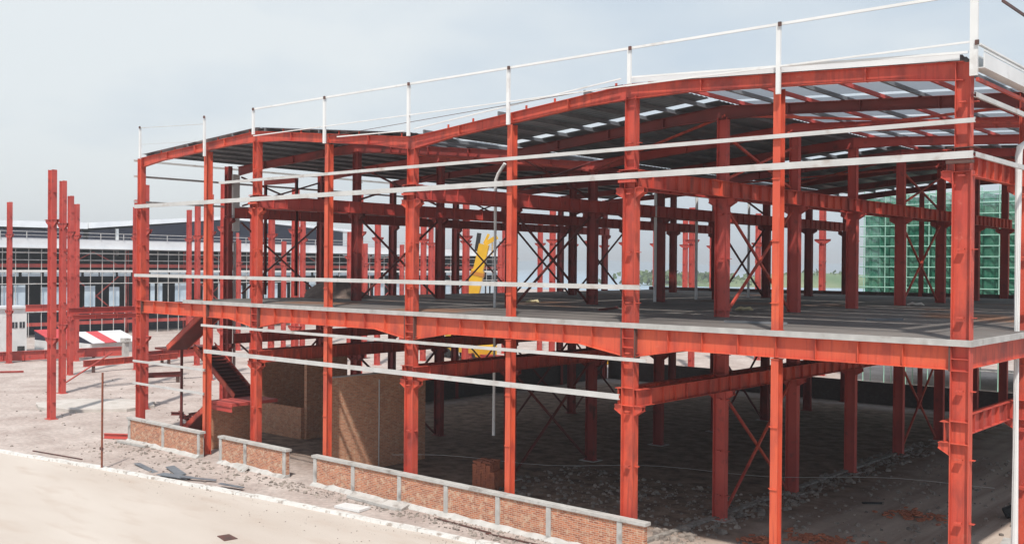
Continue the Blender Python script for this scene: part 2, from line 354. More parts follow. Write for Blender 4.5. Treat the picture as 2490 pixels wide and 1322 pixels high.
ORD = ['first','second','third','fourth','fifth','sixth','seventh','eighth','ninth','tenth','eleventh','twelfth']
woods()

# ------------------------------------------------------------------ the steel frame building
SB = thing('steel_frame_building', (0,0,0), 'large two-storey red steel frame building under construction with a concrete floor and half-clad roof', 'building')
BAY = 6.8485; NB = 7; YB = BAY*NB
ROWS = [0,-12,-24,-36,-48]
SLT = 8.67; SLB = 8.50
PROFILE = [(-48,17.15),(-36,17.82),(-24,16.60),(-12,17.68),(0,17.02)]
def ztop(x):
    for (a, b), (c, d) in zip(PROFILE, PROFILE[1:]):
        if a <= x <= c: return b+(d-b)*(x-a)/(c-a)
def rowy(X, n):
    return 6.1 if (X == -48 and n == 1) else n*BAY
random.seed(3)
def column(X, n, parent, mt, top=None):
    Y = rowy(X, n); top = top or ztop(X)-(.5 if X not in (0, -48) else .025)
    w, d = .34, .56
    m = MB(); m.ibeam((X,Y,.03), (X,Y,13.75), w, d, .024, .014, up=(1,0,0))
    m.ibeam((X,Y,13.75), (X,Y,top), .30, .46, .02, .012, up=(1,0,0))
    # stiffener plates at the floor and the crane girders
    for z in (5.55, 6.22, 7.74, 8.1, 8.5, 13.72):
        for sgn in (-1, 1): m.box(X-d/2+.024, X+d/2-.024, min(Y+sgn*.008, Y+sgn*(w/2-.004)), max(Y+sgn*.008, Y+sgn*(w/2-.004)), z-.01, z+.01)
    if n <= 1:
        tb = m; z = .9+.4*random.random()
        while z < top-1:
            tb.bar((X-.10, Y-w/2+.02, z), (X+.10, Y-w/2+.02, z), .13, .045); tb.bar((X+d/2, Y, z), (X+d/2+.14, Y, z), .16, .025)
            z += random.choice((1.9, 2.05, 2.2))
    o = m.build('column', mt, parent)
    pm = MB(); pm.box(X-.38, X+.38, Y-.28, Y+.28, .0, .035)
    pm.build('base_plate', mt, o)
    for sgn in (-1, 1):
        if n == 0 and X == -48: continue
        if X == 0 and sgn > 0 or X == -48 and sgn < 0: continue
        for zt in (5.56, 13.74):
            bm_ = MB()
            x0 = X+sgn*d/2; x1 = X+sgn*.62
            a, b = (x0, x1)
            bm_.box(min(a,b), max(a,b), Y-.16, Y+.16, zt-.02, zt)                       # seat
            for yy in (-.10, .10):
                bm_.prism([(a, zt-.02), (b, zt-.02), (b, zt-.16), (a, zt-.36)], 'y', Y+yy-.008, Y+yy+.008)
            # sloping bottom flange
            bm_.hexa([(a,Y-.16,zt-.38),(b,Y-.16,zt-.18),(b,Y+.16,zt-.18),(a,Y+.16,zt-.38),(a,Y-.16,zt-.36),(b,Y-.16,zt-.16),(b,Y+.16,zt-.16),(a,Y+.16,zt-.36)])
            bm_.build('bracket', mt, o)
    return o
for X in ROWS:
    for n in range(NB+1):
        column(X, n, SB, RED if (n == 0 or X == 0) else RED2 if X == -12 else SHADED_RED)  # inner rows get a darker red with the interior shade painted in
# slimmer intermediate (wind) columns, cut by the floor beam
def wind_column(X, Y, parent, through=False, mt=ORANGE):
    m = MB(); zt = ztop(X)-.5
    segs = [(.03, zt)] if through else [(.03, 7.72), (SLT+.002, zt)]
    for a, b in segs: m.ibeam((X,Y,a), (X,Y,b), .27, .34 if not through else .40, .02, .012, up=(0,1,0))
    if not through:
        m.box(X-.17, X+.17, Y-.2, Y+.2, 7.70, 7.72); m.box(X-.17, X+.17, Y-.2, Y+.2, SLT+.002, SLT+.022)
    tb = m; z = 1.2
    while z < zt-1:
        if not (7.2 < z < 9.2): tb.bar((X-.14, Y-.02, z), (X-.24, Y-.02, z), .14, .02); tb.bar((X-.14, Y-.19, z), (X+.14, Y-.19, z), .04, .03)
        z += 2.1
    m.build('wind_column', mt, parent)
for X in (-6,-18,-30): wind_column(X, 0, SB)
wind_column(-40.7, 0, SB, True)
for X in (-6,-18,-30,-42): wind_column(X, YB, SB, mt=RED2)

# floor: haunched front beam, cross beams, edge beam, slab
def haunch_beam(xa, xb, Y, parent, name='floor_beam', haunches=(), mt=ORANGE, zt=8.49, zb=7.76, w=.30):
    xs = sorted(set([xa, xb]+[h+k for h in haunches for k in (-2.4, -.02, .02, 2.4) if xa < h+k < xb]))
    def bot(x):
        b = zb
        for h in haunches:
            k = abs(x-h)
            if k < 2.4: b = min(b, zb-.40*(1-k/2.4))
        return b
    m = MB(); t = .022
    for a, b in zip(xs, xs[1:]):
        za, zc = bot(a), bot(b)
        m.hexa([(a,Y-w/2,za),(b,Y-w/2,zc),(b,Y+w/2,zc),(a,Y+w/2,za),(a,Y-w/2,za+t),(b,Y-w/2,zc+t),(b,Y+w/2,zc+t),(a,Y+w/2,za+t)])
        m.hexa([(a,Y-.007,za+t),(b,Y-.007,zc+t),(b,Y+.007,zc+t),(a,Y+.007,za+t),(a,Y-.007,zt-t),(b,Y-.007,zt-t),(b,Y+.007,zt-t),(a,Y+.007,zt-t)])
    m.box(xa, xb, Y-w/2, Y+w/2, zt-t, zt)
    n = round((xb-xa)/1.5)
    for i in range(1, n):
        x = xa+(xb-xa)*i/n; zz = bot(x)+t+.012
        m.box(x-.007, x+.007, Y-w/2+.012, Y-.008, zz, zt-t-.001); m.box(x-.007, x+.007, Y+.008, Y+w/2-.012, zz, zt-t-.001)
    return m.build(name, mt, parent)
cuts = [-48,-40.7,-36,-24,-12,0]
for a, b in zip(cuts, cuts[1:]):
    ga = .30 if a != -40.7 else .16; gb = .30 if b != -40.7 else .16
    fb = haunch_beam(a+ga, b-gb, 0, SB, haunches=[h for h in (a, b) if h in (-36,-24,-12)])
    sp_ = MB()
    for x in (a+ga, b-gb): sp_.box(x-.03, x+.03, -.17, .17, 7.35 if (x in (a+ga,) and a in (-36,-24,-12)) or (x == b-gb and b in (-36,-24,-12)) else 7.72, 8.484)
    sp_.build('splice_plate', BOLT, fb)
for n in range(1, NB+1):
    for a, b in zip(ROWS[1:], ROWS):
        if a == -48 and n < 3: a = -42.8+.3-.3
        haunch_beam(a+.30, b-.30, n*BAY, SB, haunches=[h for h in (a, b) if h in (-36,-24,-12)], mt=MAROON)  # darker red paints in the shade under the floor
for k in range(17):
    X = -42.8 if k == 16 else -3.0*k if k else .12
    m = MB()
    if k in (4, 8, 12): X += .0
    m.ibeam((X,.20,8.235 if k else 8.14), (X,YB-.2,8.235 if k else 8.14), .2, .5 if k else .68, .02, .012)
    if k in (4,8,12): continue
    m.build('joist', RED if k == 0 else MAROON, SB)  # inner joists carry the floor's shade in their darker red
for X in (-12,-24,-36):
    for n in range(NB):
        pass
m = MB(); m.box(-42.9, .30, -.16, YB+.2, SLB, SLT); sl_ = m.build('floor_slab', SLABT, SB)
m = MB(); m.box(-42.95, .34, -.22, -.163, SLB-.015, SLT+.012); m.box(.303, .36, -.163, YB+.2, SLB-.015, SLT+.012); m.build('slab_edge', EDGE, sl_)
m = MB(); x = -42.95     # decking upstand strips along the back edge
m.box(-42.9, .3, YB+.0, YB+.14, SLT+.003, SLT+.28); m.build('edge_upstand', BOLT, sl_)

# crane girders with dense stiffeners, two levels
for X in ROWS:
    for sgn in (-1, 1):
        if X == 0 and sgn > 0 or X == -48 and sgn < 0: continue
        for (za, zb) in ((5.565, 6.2), (13.745, 14.4)):
            xx = X+sgn*.43
            m = MB(); m.ibeam((xx,-.18 if X != -48 else 6.3,(za+zb)/2), (xx,YB+.18,(za+zb)/2), .26, zb-za, .022, .012, stiff=.86)
            m.build('crane_girder', RED if sgn > 0 and X == -12 else (RED if X == 0 else RED2 if za > 10 else RED), SB)

# roof: tapered rafters, purlins, cleats, sheets
def rafter(Y, a, b, parent, mt):
    za, zb = ztop(a), ztop(b); m = MB(); w = .24; t = .02
    xs = [a, a+.2*(b-a), a+.8*(b-a), b]
    def dep(x):
        u = (x-a)/(b-a); v = min(u, 1-u); return .44+.14*max(0, 1-v/.2)
    for p, q in zip(xs, xs[1:]):
        P1, Q1 = ztop(p), ztop(q); P0, Q0 = P1-dep(p), Q1-dep(q)
        m.hexa([(p,Y-w/2,P0),(q,Y-w/2,Q0),(q,Y+w/2,Q0),(p,Y+w/2,P0),(p,Y-w/2,P0+t),(q,Y-w/2,Q0+t),(q,Y+w/2,Q0+t),(p,Y+w/2,P0+t)])
        m.hexa([(p,Y-.007,P0+t),(q,Y-.007,Q0+t),(q,Y+.007,Q0+t),(p,Y+.007,P0+t),(p,Y-.007,P1-t),(q,Y-.007,Q1-t),(q,Y+.007,Q1-t),(p,Y+.007,P1-t)])
        m.hexa([(p,Y-w/2,P1-t),(q,Y-w/2,Q1-t),(q,Y+w/2,Q1-t),(p,Y+w/2,P1-t),(p,Y-w/2,P1),(q,Y-w/2,Q1),(q,Y+w/2,Q1),(p,Y+w/2,P1)])
    for k in range(1, 4):
        x = a+(b-a)*k/4; m.box(x-.02, x+.02, Y-w/2-.004, Y+w/2+.004, ztop(x)-dep(x)-.01, ztop(x)-.021)
    cl = m; k = 0; x = a+.75
    while x < b-.4:
        z = ztop(x); cl.box(x-.035, x+.035, Y-.03, Y+.03, z+.001, z+.17); x += 1.5
    m.build('rafter', mt, parent)
for n in range(NB+1):
    for a, b in ((-48,-36),(-36,-24),(-24,-12),(-12,0)):
        rafter(n*BAY, a+.0, b-.0, SB, RED if n == 0 else MAROON if n == 1 and a >= -24 else RED2 if a == -12 or n == 2 else SHADED_RED)  # darker reds on inner rafters paint in the roof's shade
for a in (-48,-36,-24,-12):
    x = a+.75; k = 0
    while x < a+11.7:
        z = ztop(x)+.09
        m = MB(); m.box(x+.04, x+.10, .5 if k % 3 else -.15, YB+.1, z-.08, z+.09); m.box(x+.10, x+.15, .5 if k % 3 else -.15, YB+.1, z-.08, z-.06)
        m.build('purlin', GREYP if a != -12 or k % 2 else RED2, SB); x += 1.5; k += 1
def sheet(x0, x1, y0, y1, mt, dz=.19, step=.19, name='roof_sheet', amp=.035):
    m = MB(); n = int((y1-y0)/step)
    if n < 1: return
    for i in range(n+1):
        y = y0+(y1-y0)*i/n; z = amp if i % 2 else 0
        for xx in (x0, x1): m.v.append((xx, y, ztop(xx)+dz+z))
    for i in range(n): m.f.append((2*i, 2*i+1, 2*i+3, 2*i+2))
    nb = len(m.v)
    for v in list(m.v): m.v.append((v[0], v[1], v[2]+.008))
    for i in range(n): m.f.append((nb+2*i, nb+2*i+2, nb+2*i+3, nb+2*i+1))
    m.f.append((0, nb, nb+1, 1)); m.f.append((2*n, 2*n+1, nb+2*n+1, nb+2*n))
    for i in range(n): m.f.append((2*i, 2*i+2, nb+2*i+2, nb+2*i)); m.f.append((2*i+1, nb+2*i+1, nb+2*i+3, 2*i+3))
    return m.build(name, mt, SB)
# (x range, list of (y0, y1, material))
for (x0, x1, runs) in (
    (-47.9, -36.05, [(-.12, YB+.3, ROOFD)]),
    (-35.95, -24.3, [(-.1, 3.6, ROOFD), (4.3, 6.5, CLEAR), (7.3, 11.2, ROOFD), (11.4, 14.6, CLEAR), (15.2, 33, ROOFD), (33.4, 37, CLEAR), (37.2, YB, ROOFD)]),
    (-23.7, -12.05, [(1.4, 5.7, ROOFD), (6.4, 26.0, ROOFD), (26.8, YB+.2, ROOFD)]),
    (-11.95, -.1, [(-.1, 3.3, ROOFD), (4.1, 6.6, CLEAR), (7.1, 10.6, CLEAR), (11.0, 13.5, CLEAR), (14.0, 17.8, CLEAR), (18.4, 20.4, CLEAR), (21.2, 27.2, CLEAR), (27.6, YB, ROOFD)])):
    for (y0, y1, mt) in runs: sheet(x0, x1, y0, y1, mt, name='roof_sheet' if mt is ROOFD else 'translucent_sheet')

# bracing
def brace(a, b, r=.055, mt=RED):
    m = MB(); m.bar(a, b, .10, .10); m.build('brace', mt, SB)
for X in (-12,-24,-36,-48,0):
    for nb in ((1,4) if X in (-12,-24,-48) else (1,3,4) if X == -36 else (4,)):
        y0, y1 = nb*BAY+.3, (nb+1)*BAY-.3
        mt = RED if X in (-12, 0) else MAROON
        for za, zb in ((.2,5.4),(8.8,13.5),(14.6,16.5)):
            if X == -36 and nb == 3 and za > 14: continue
            brace((X+.02,y0,za), (X+.02,y1,zb), mt=mt); brace((X-.10,y0,zb), (X-.10,y1,za), mt=mt)
for (a, b) in ((-12,0),(-24,-12),(-36,-24)):       # roof-plane rods between the first frames
    z = (ztop(a)+ztop(b))/2-.5
    for n in (1, 4):
        brace((a,n*BAY,ztop(a)-.4),(b,(n+1)*BAY,ztop(b)-.4)); brace((a,(n+1)*BAY,ztop(a)-.45),(b,n*BAY,ztop(b)-.45))

# facade: white girts, parapet posts, rails
def girt(a, b, h=.2, w=.07, mt=GALV, name='girt'):
    m = MB(); a = Vector(a); b = Vector(b); m.bar(a, b, .008, h)
    d = (b-a).normalized(); sd_ = d.cross(Vector((0,0,1))).normalized()
    if sd_.y < 0 and abs(d.x) > .5 or sd_.x > 0 and abs(d.y) > .5: sd_ = -sd_
    for k in (-1, 1):
        m.bar(a+sd_*w/2+Vector((0,0,k*(h/2-.004))), b+sd_*w/2+Vector((0,0,k*(h/2-.004))), w, .008)
        m.bar(a+sd_*w+Vector((0,0,k*(h/2-.02))), b+sd_*w+Vector((0,0,k*(h/2-.02))), .008, .035)
    return m.build(name, mt, SB)
FY = -.30
girt((-39.2,FY,15.24-.03),(.40,FY,15.24-.03), .14)
girt((-48.3,FY,14.50-.30),(.36,FY,14.50-.30), .22)
girt((-48.3,FY,10.02),(-11.4,FY,10.02), .18)
girt((-40.9,FY,7.31),(-11.1,FY,7.31), .13)
girt((-40.6,FY,5.87),(-12.3,FY,5.87), .21)
girt((-48.4,FY,4.81),(-40.5,FY,4.81), .13)
girt((-48.4,FY,3.47),(-40.6,FY,3.47), .13)
# side girts
for z in (15.98-.02, 14.20): girt((.42,-.26,z),(.42,YB,z), .15)
for z in (17.0,16.05,14.5): girt((-48.36,-.3,z),(-48.36,YB*.5,z), .12)
posts = [(-47.5,17.1,18.98),(-40.5,16.75,18.98),(-35.85,17.6,18.98),(-29.9,16.7,18.98),(-23.9,16.6,18.98),(-17.9,16.6,18.98),(-11.88,17.6,18.98),(-5.85,16.6,18.98),(.38,16.5,19.35)]
for i, (x, zb, zt) in enumerate(posts):
    w = .22 if i == 8 else .15
    m = MB(); m.box(x-w/2, x+w/2, -.44, -.34, zb, zt); p = m.build('parapet_post', WHITE, SB)
    m = MB(); m.box(x+w/2-.06, x+w/2+.05, -.50, -.44, (17.45 if i == 8 else zt-.06)-.07, (17.45 if i == 8 else zt-.06)+.07); m.build('bolt_knob', BOLT, p)
m = MB(); m.bar((-47.5,-.40,18.9),(-40.6,-.40,18.55), .03, .03); m.build('parapet_rail', GALV, SB)
m = MB(); m.bar((-35.9,-.40,18.93),(.3,-.40,18.93), .07, .09); m.build('parapet_rail', WHITE, SB)
m = MB(); m.bar((-47.4,-.41,17.9),(-40.6,-.41,17.6), .02, .02); m.build('parapet_rail', GALV, SB)
m = MB(); m.bar((-35.8,-.41,17.52),(-12,-.41,17.55), .04, .045); m.bar((-12,-.41,17.55),(.3,-.41,17.50), .045, .06); m.build('parapet_rail', WHITE, SB)
m = MB(); m.bar((-29.8,-.34,17.02),(-12.2,-.34,17.62), .02, .02);  m.build('parapet_cable', BOLT, SB)
m = MB(); m.bar((-29.0,-.33,16.96),(-24.2,-.33,16.86), .05, .05); m.bar((-23.6,-.33,16.9),(-12.3,-.33,17.86), .04, .05); m.bar((-11.8,-.33,17.86),(.2,-.33,17.22), .05, .07)
m.build('eave_trim', WHITE, SB)
m = MB(); m.bar((.42,2.2,19.22),(.42,YB,19.22), .05, .09); m.build('parapet_rail', BOLT, SB)
m = MB(); m.box(.30,.62,-.30,YB,16.72,16.74); m.box(.30,.33,-.30,YB,16.74,17.2); m.box(.62,.65,-.30,YB,16.72,17.15); m.build('eave_gutter', WHITE, SB)
m = MB(); m.bar((.50,-.3,17.42),(.50,YB,17.42), .10, .05); m.bar((.55,.0,17.28),(.55,YB,17.28),.03,.06); m.build('parapet_rail', WHITE, SB)
m = MB(); m.bar((.42,-.2,16.42),(.42,YB,16.42), .09, .11); m.build('eave_strut', RED, SB)
m = MB()
for a_, b_ in ((-11.9,-.1),): m.hexa([(a_,-.17,ztop(a_)+.02),(b_,-.17,ztop(b_)+.02),(b_,-.14,ztop(b_)+.02),(a_,-.14,ztop(a_)+.02),(a_,-.17,ztop(a_)+.24),(b_,-.17,ztop(b_)+.28),(b_,-.14,ztop(b_)+.28),(a_,-.14,ztop(a_)+.24)])
m.build('barge_flashing', ROOFW, SB)
# plates where girts meet the columns
for X in (-24,-12,0,-36):
    m = MB(); m.box(X-.42,X+.36,-.31,-.175,13.95,14.05); m.box(X-.40,X+.40,-.28,.28,14.42,14.44); m.build('cap_plate', BOLT if X == 0 else RED, SB)

# downpipes
def pipe(pts, r=.09, mt=WHITE):
    m = MB(); m.tube(pts, r, 10); return m.build('downpipe', mt, SB)
pipe([(-24.0,6.3,15.9),(-24.45,6.3,15.4),(-24.6,6.3,15.1),(-24.62,6.3,14.8),(-24.62,6.3,2.2)], .085)
for (x, y, z0) in ((-23.6,19.4,8.7),(-24.5,25.6,8.7),(-24.5,32.6,8.7),(-24.5,38.8,8.7)): pipe([(x,y,16.2),(x,y,z0)], .09)
pipe([(-48.0,6.6,12.2),(-48.0,6.6,3.0)], .1)
m = MB(); m.box(-48.5,-47.6,6.2,6.7,12.9,16.6); m.build('pipe_hopper', WHITE, SB)
pipe([(.2,6.55,17.0),(.25,6.5,15.35),(-.05,6.1,15.0),(-.08,6.1,14.7),(-.08,6.1,1.2)], .12)
# stair-head portal beams behind the second column
for x in (-48.0,-44.6):
    m = MB(); m.ibeam((x,9.0,8.7),(x,9.0,16.2), .3, .3, .02, .014); m.build('portal_column', RED2, SB)
m = MB(); m.bar((-48,9.0,16.25),(-44.6,9.0,16.25),.3,.3); m.build('portal_beam', RED2, SB)

# stairs
def flight(x0, z0, x1, z1, y0, y1, n, parent):
    m = MB()
    for y in (y0, y1): m.bar((x0,y,z0),(x1,y,z1), .02, .34); 
    for y in (y0, y1):
        for k in (-1, 1): m.bar((x0,y+.03*(1 if y == y0 else -1),z0+k*.18),(x1,y+.03*(1 if y == y0 else -1),z1+k*.18), .08, .02)
    st = m.build('stringer', RED, parent)
    m = MB()
    for i in range(n):
        u = (i+.5)/n; x = x0+(x1-x0)*u; z = z0+(z1-z0)*u; m.box(x-.15, x+.15, y0+.011, y1-.011, z-.01, z+.03); m.box(x-.15,x-.13,y0+.011,y1-.011,z-.19,z-.011)
    m.bar((x0,(y0+y1)/2,z0-.15),(x1,(y0+y1)/2,z1-.15), y1-y0-.04, .015)
    m.build('tread', MAROON, parent)
ST = bpy.data.objects.new('staircase', None); COL.objects.link(ST); ST.parent = SB
flight(-41.6,8.35,-46.2,5.65,.7,2.1,15,ST)
m = MB(); m.box(-47.6,-46.2,.7,4.0,5.5,5.62); m.build('landing', MAROON, ST)
flight(-46.2,5.65,-41.8,2.95,2.5,4.0,15,ST)
m = MB(); m.box(-41.8,-39.6,.9,4.0,2.72,2.90); m.ibeam((-41.8,.9,2.56),(-39.6,.9,2.56),.14,.3); m.build('landing', RED2, ST)
flight(-41.9,2.7,-45.9,.15,.9,2.3,14,ST)
m = MB(); m.tube([(-47.2,2.3,0),(-47.2,2.3,5.5)],.09); m.build('landing_post', MAROON, ST)

# ------------------------------------------------------------------ low front walls
def low_wall(x0, x1, pil, label, y=-.62, h=1.45, endw=.2):
    t = thing('low_brick_wall', ((x0+x1)/2, y, 0), label, 'wall', 'low brick walls along the front of the frame'); cx = (x0+x1)/2
    m = MB(); m.box(x0-cx+.02, x1-cx-.02, -.10, .10, 0, h-.12); m.build('brick_panel', BRICK, t)
    m = MB(); m.box(x0-cx-.08, x1-cx+.08, -.18, .18, h-.12, h); m.build('coping', CONC, t)
    for p in pil:
        m = MB(); m.box(p-cx-.115, p-cx+.115, -.15, .15, 0, h-.121); m.build('pilaster', CONC, t)
    rr = random.Random(x0); m = MB(); n = int((x1-x0)/.5); zz = [rr.uniform(.10,.22) for _ in range(n+1)]
    for i in range(n):
        a = x0-cx+(x1-x0)*i/n; b = x0-cx+(x1-x0)*(i+1)/n
        m.hexa([(a,-.34-.3*zz[i],-.02),(b,-.34-.3*zz[i+1],-.02),(b,.13,-.02),(a,.13,-.02),(a,-.122,zz[i]),(b,-.122,zz[i+1]),(b,.12,zz[i+1]),(a,.12,zz[i])])
    m.build('footing', CONC, t)
    return t
low_wall(-48.1,-40.2,(-47.95,-44.1,-40.35),'low orange brick wall with two concrete-framed panels, leftmost, beside the staircase')
low_wall(-38.3,-32.35,(-38.18,-35.9,-32.5),'short low brick wall with two panels, middle one of the three front walls')
low_wall(-30.15,-10.8,(-30.0,-27.16,-23.95,-21.0,-18.0,-15.3,-11.9),'longest low brick wall with seven concrete pilasters in front of the dark ground floor')
# leaning concrete slabs at the walls
def slab_piece(loc, size, rot, mt, label, name='concrete_slab', cat='slab', group=None):
    m = MB(); a, b, c = size
    m.hexa([(-a/2,-b/2*.9,0),(a/2,-b/2,0),(a/2*.94,b/2,0),(-a/2,b/2*.9,0),(-a/2,-b/2*.9,c),(a/2,-b/2,c),(a/2*.94,b/2,c),(-a/2,b/2*.9,c)])
    o = m.build(name, mt); o.location = loc; o.rotation_euler = rot; tag(o, label, cat, group); return o
slab_piece((-46.6,-1.25,.02),(2.9,.3,.12),(0,0,R(4)),CONC,'long pale concrete kerb piece lying at the foot of the leftmost low brick wall')
slab_piece((-35.6,-1.05,.05),(1.0,.55,.10),(R(35),0,R(-20)),CONC,'broken concrete slab tilted against the middle low brick wall')
slab_piece((-25.4,-1.35,.02),(2.6,.45,.12),(0,0,R(-3)),CONC,'long broken concrete strip fallen in front of the longest low brick wall')
slab_piece((-23.6,-1.3,.03),(1.1,.7,.16),(R(6),R(5),R(15)),CONC,'chunky pale concrete block in front of the longest low wall')
slab_piece((-24.9,-2.65,.02),(1.5,.8,.1),(0,0,R(8)),WHITE,'white rectangular board lying on the ground near the kerb','white_board','board')
slab_piece((-24.8,-9.1,.008),(.85,.55,.02),(0,0,R(-12)),BOLT,'small grey rectangular drain cover in the cream road','drain_cover','drain cover')
for i, (x, y, a, b, rz, lb) in enumerate(((-39.6,-4.3,2.6,.35,-8,'narrow blue-grey metal sheet, leftmost on the scrap heap by the kerb'),(-37.7,-3.7,2.2,.5,-15,'blue-grey metal sheet, rearmost on the scrap heap by the kerb'),
        (-36.4,-4.5,1.9,.6,20,'wide blue-grey metal sheet in the middle of the scrap by the kerb'),(-34.9,-4.1,2.0,.22,28,'thin dark metal strip at the right end of the scrap by the kerb'),(-32.2,-4.0,1.5,.25,14,'thin dark metal strip alone right of the scrap sheets'))):
    slab_piece((x,y,.03+.03*i),(a,b,.03),(R(3*(i % 2)),R(2),R(rz)),METSH,lb,'metal_sheet','metal sheet','scrap metal sheets by the kerb')
for i, (x, y, ln, rz, lb) in enumerate(((-19.3,-1.5,3.4,-3,'thin dark steel bar lying before the long wall, farther one'),(-16.4,-1.7,2.6,3,'thin dark steel bar lying before the long wall, nearest one'),(-46.5,-5.8,4.5,9,'long thin dark rod on the ground left of the rusty pole'))):
    m = MB(); m.bar((-ln/2,0,.04),(ln/2,0,.04),.07,.05); o = m.build('steel_bar', BOLT); o.location = (x,y,0); o.rotation_euler.z = R(rz); tag(o, lb, 'steel bar', 'loose bars on the ground')

# inner brick walls
def brick_wall(cx, cy, ln, h, t, along, mt, label, cap=None):
    m = MB()
    if along == 'y': m.box(-t/2,t/2,-ln/2,ln/2,0,h)
    else: m.box(-ln/2,ln/2,-t/2,t/2,0,h)
    o = m.build('brick_wall', mt); o.location = (cx,cy,0); return tag(o, label, 'wall')
brick_wall(-31.1,4.3,6.7,5.0,.24,'y',BRICKD,'tall brown brick wall standing inside the ground floor behind the long low wall')
w_ = brick_wall(-42.1,2.4,2.9,2.45,.24,'y',BRICKD,'low brown brick wall under the stair landing')
m = MB(); m.box(-.15,.15,-1.5,1.5,2.451,2.53); m.build('coping', CONC, w_)
brick_wall(-40.9,8.6,3.2,5.0,.24,'y',BRICKD,'tall brown brick wall deep behind the stairs, nearer and narrower of the two')
brick_wall(-46.2,9.2,4.8,4.8,.24,'y',BRICKD,'tall brown brick wall behind the stairs, farther of the two')
brick_wall(-43.5,6.9,4.9,1.9,.24,'x',BRICKD,'brown low brick wall crossing behind the stairs')
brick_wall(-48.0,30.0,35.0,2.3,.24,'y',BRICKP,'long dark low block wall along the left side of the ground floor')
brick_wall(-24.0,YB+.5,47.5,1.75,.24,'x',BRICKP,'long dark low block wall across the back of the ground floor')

# pallets of bricks, loose bricks
def brick_stack(loc, nx, ny, nz, label, seed):
    rr = random.Random(seed); m = MB()
    for k in range(nz):
        for i in range(nx):
            for j in range(ny):
                if k >= nz-2 and (i+j+k) % 3 == 0 or k > nz*.6 and i > nx*.6: continue
                x = i*.25+rr.uniform(-.012,.012); y = j*.125+rr.uniform(-.012,.012); m.box(x,x+.235,y,y+.11,k*.078,k*.078+.07)
    o = m.build('brick_stack', BRICKR); o.location = loc; o.rotation_euler.z = R(12); tag(o, label, 'bricks')
brick_stack((-24.0,4.1,0),5,8,17,'rough stack of orange bricks behind the long low wall beside a slim column',4)
def brick_heap(loc, n, sp, label, seed):
    rr = random.Random(seed); m = MB()
    for _ in range(n):
        x, y = rr.gauss(0,sp), rr.gauss(0,sp*.6); a = rr.uniform(0,3.1); d = Vector((math.cos(a),math.sin(a),rr.uniform(-.2,.2)))*.12
        z = .05+max(0,.22-abs(x)*.25-abs(y)*.3)*rr.random(); m.bar(Vector((x,y,z))-d, Vector((x,y,z))+d, .11, .06)
    o = m.build('brick_heap', BRICKR); o.location = loc; tag(o, label, 'bricks', None, 'stuff')
brick_heap((-5.9,13.2,0),75,.75,'scattered heap of orange broken bricks on brown soil left of the corner column',5)
brick_heap((-7.4,6.6,0),90,.7,'heap of orange broken bricks at the bottom edge of the picture',6)
brick_heap((-8.9,4.7,0),40,.5,'small heap of broken bricks beside the nearest slim column',8)

# concrete pads and strip footing along the inner column line, rubble
STRIP = mat('rubble_strip', (.20, .175, .155), .95, (.36, .33, .30), 3.2, bump=.6, bscale=9)
for X, ns in ((-12, range(1, 8)), (-24, range(1, 6))):
    for n in ns:
        m = MB(); Y = n*BAY; m.hexa([(-.62,-.5,0),(.62,-.5,0),(.62,.5,0),(-.62,.5,0),(-.5,-.42,.16),(.5,-.42,.16),(.5,.42,.16),(-.5,.42,.16)])
        o = m.build('column_pad', CONC); o.location = (X, Y, -.131)
        tag(o, 'concrete pad under the %s column behind the front, %s inner row from the right' % (ORD[n-1], 'first' if X == -12 else 'second'), 'concrete pad', 'concrete pads under the inner columns')
def rubble(name, boxes, mt, label, seed):
    rr = random.Random(seed); m = MB()
    for (x0,x1,y0,y1,n,r0,r1) in boxes:
        for _ in range(n):
            m.stone((rr.uniform(x0,x1), rr.uniform(y0,y1), .01), r0+(r1-r0)*rr.random()**3)
    o = m.build(name, mt); tag(o, label, 'rubble', None, 'stuff')
random.seed(21)
rubble('rubble', [(-12.6,-11.0,1.5,44,900,.03,.16),(-10,0,1,30,1000,.02,.15),(-24,-12,1,12,1100,.02,.17),(-12.9,-10.6,2,30,400,.06,.26)], STONE, 'grey broken stone strewn along the inner column line and on the soil', 1)
rubble('gravel', [(-31,-9,-2.2,-.9,800,.02,.08),(-49,-31,-5,-.9,420,.015,.10),(-80,-49,-7,25,350,.03,.14),(-48,-12,-2.4,-1.1,300,.05,.14)], STONE, 'loose pale gravel and broken bits between the low walls and the kerb', 2)
rubble('kerb_gravel', [(-46,-20,-7.2,-4.6,260,.01,.04),(-24,-8,-4.2,-3.4,160,.01,.035)], STONE, 'fine gravel and crumbs along the road side of the kerb', 3)
m = MB(); m.bar((-12.3,1.2,.03),(-12.2,30,.03),.28,.14); o = m.build('footing_strip', STRIP); tag(o, 'thin broken concrete footing strip along the first inner column row', 'footing')
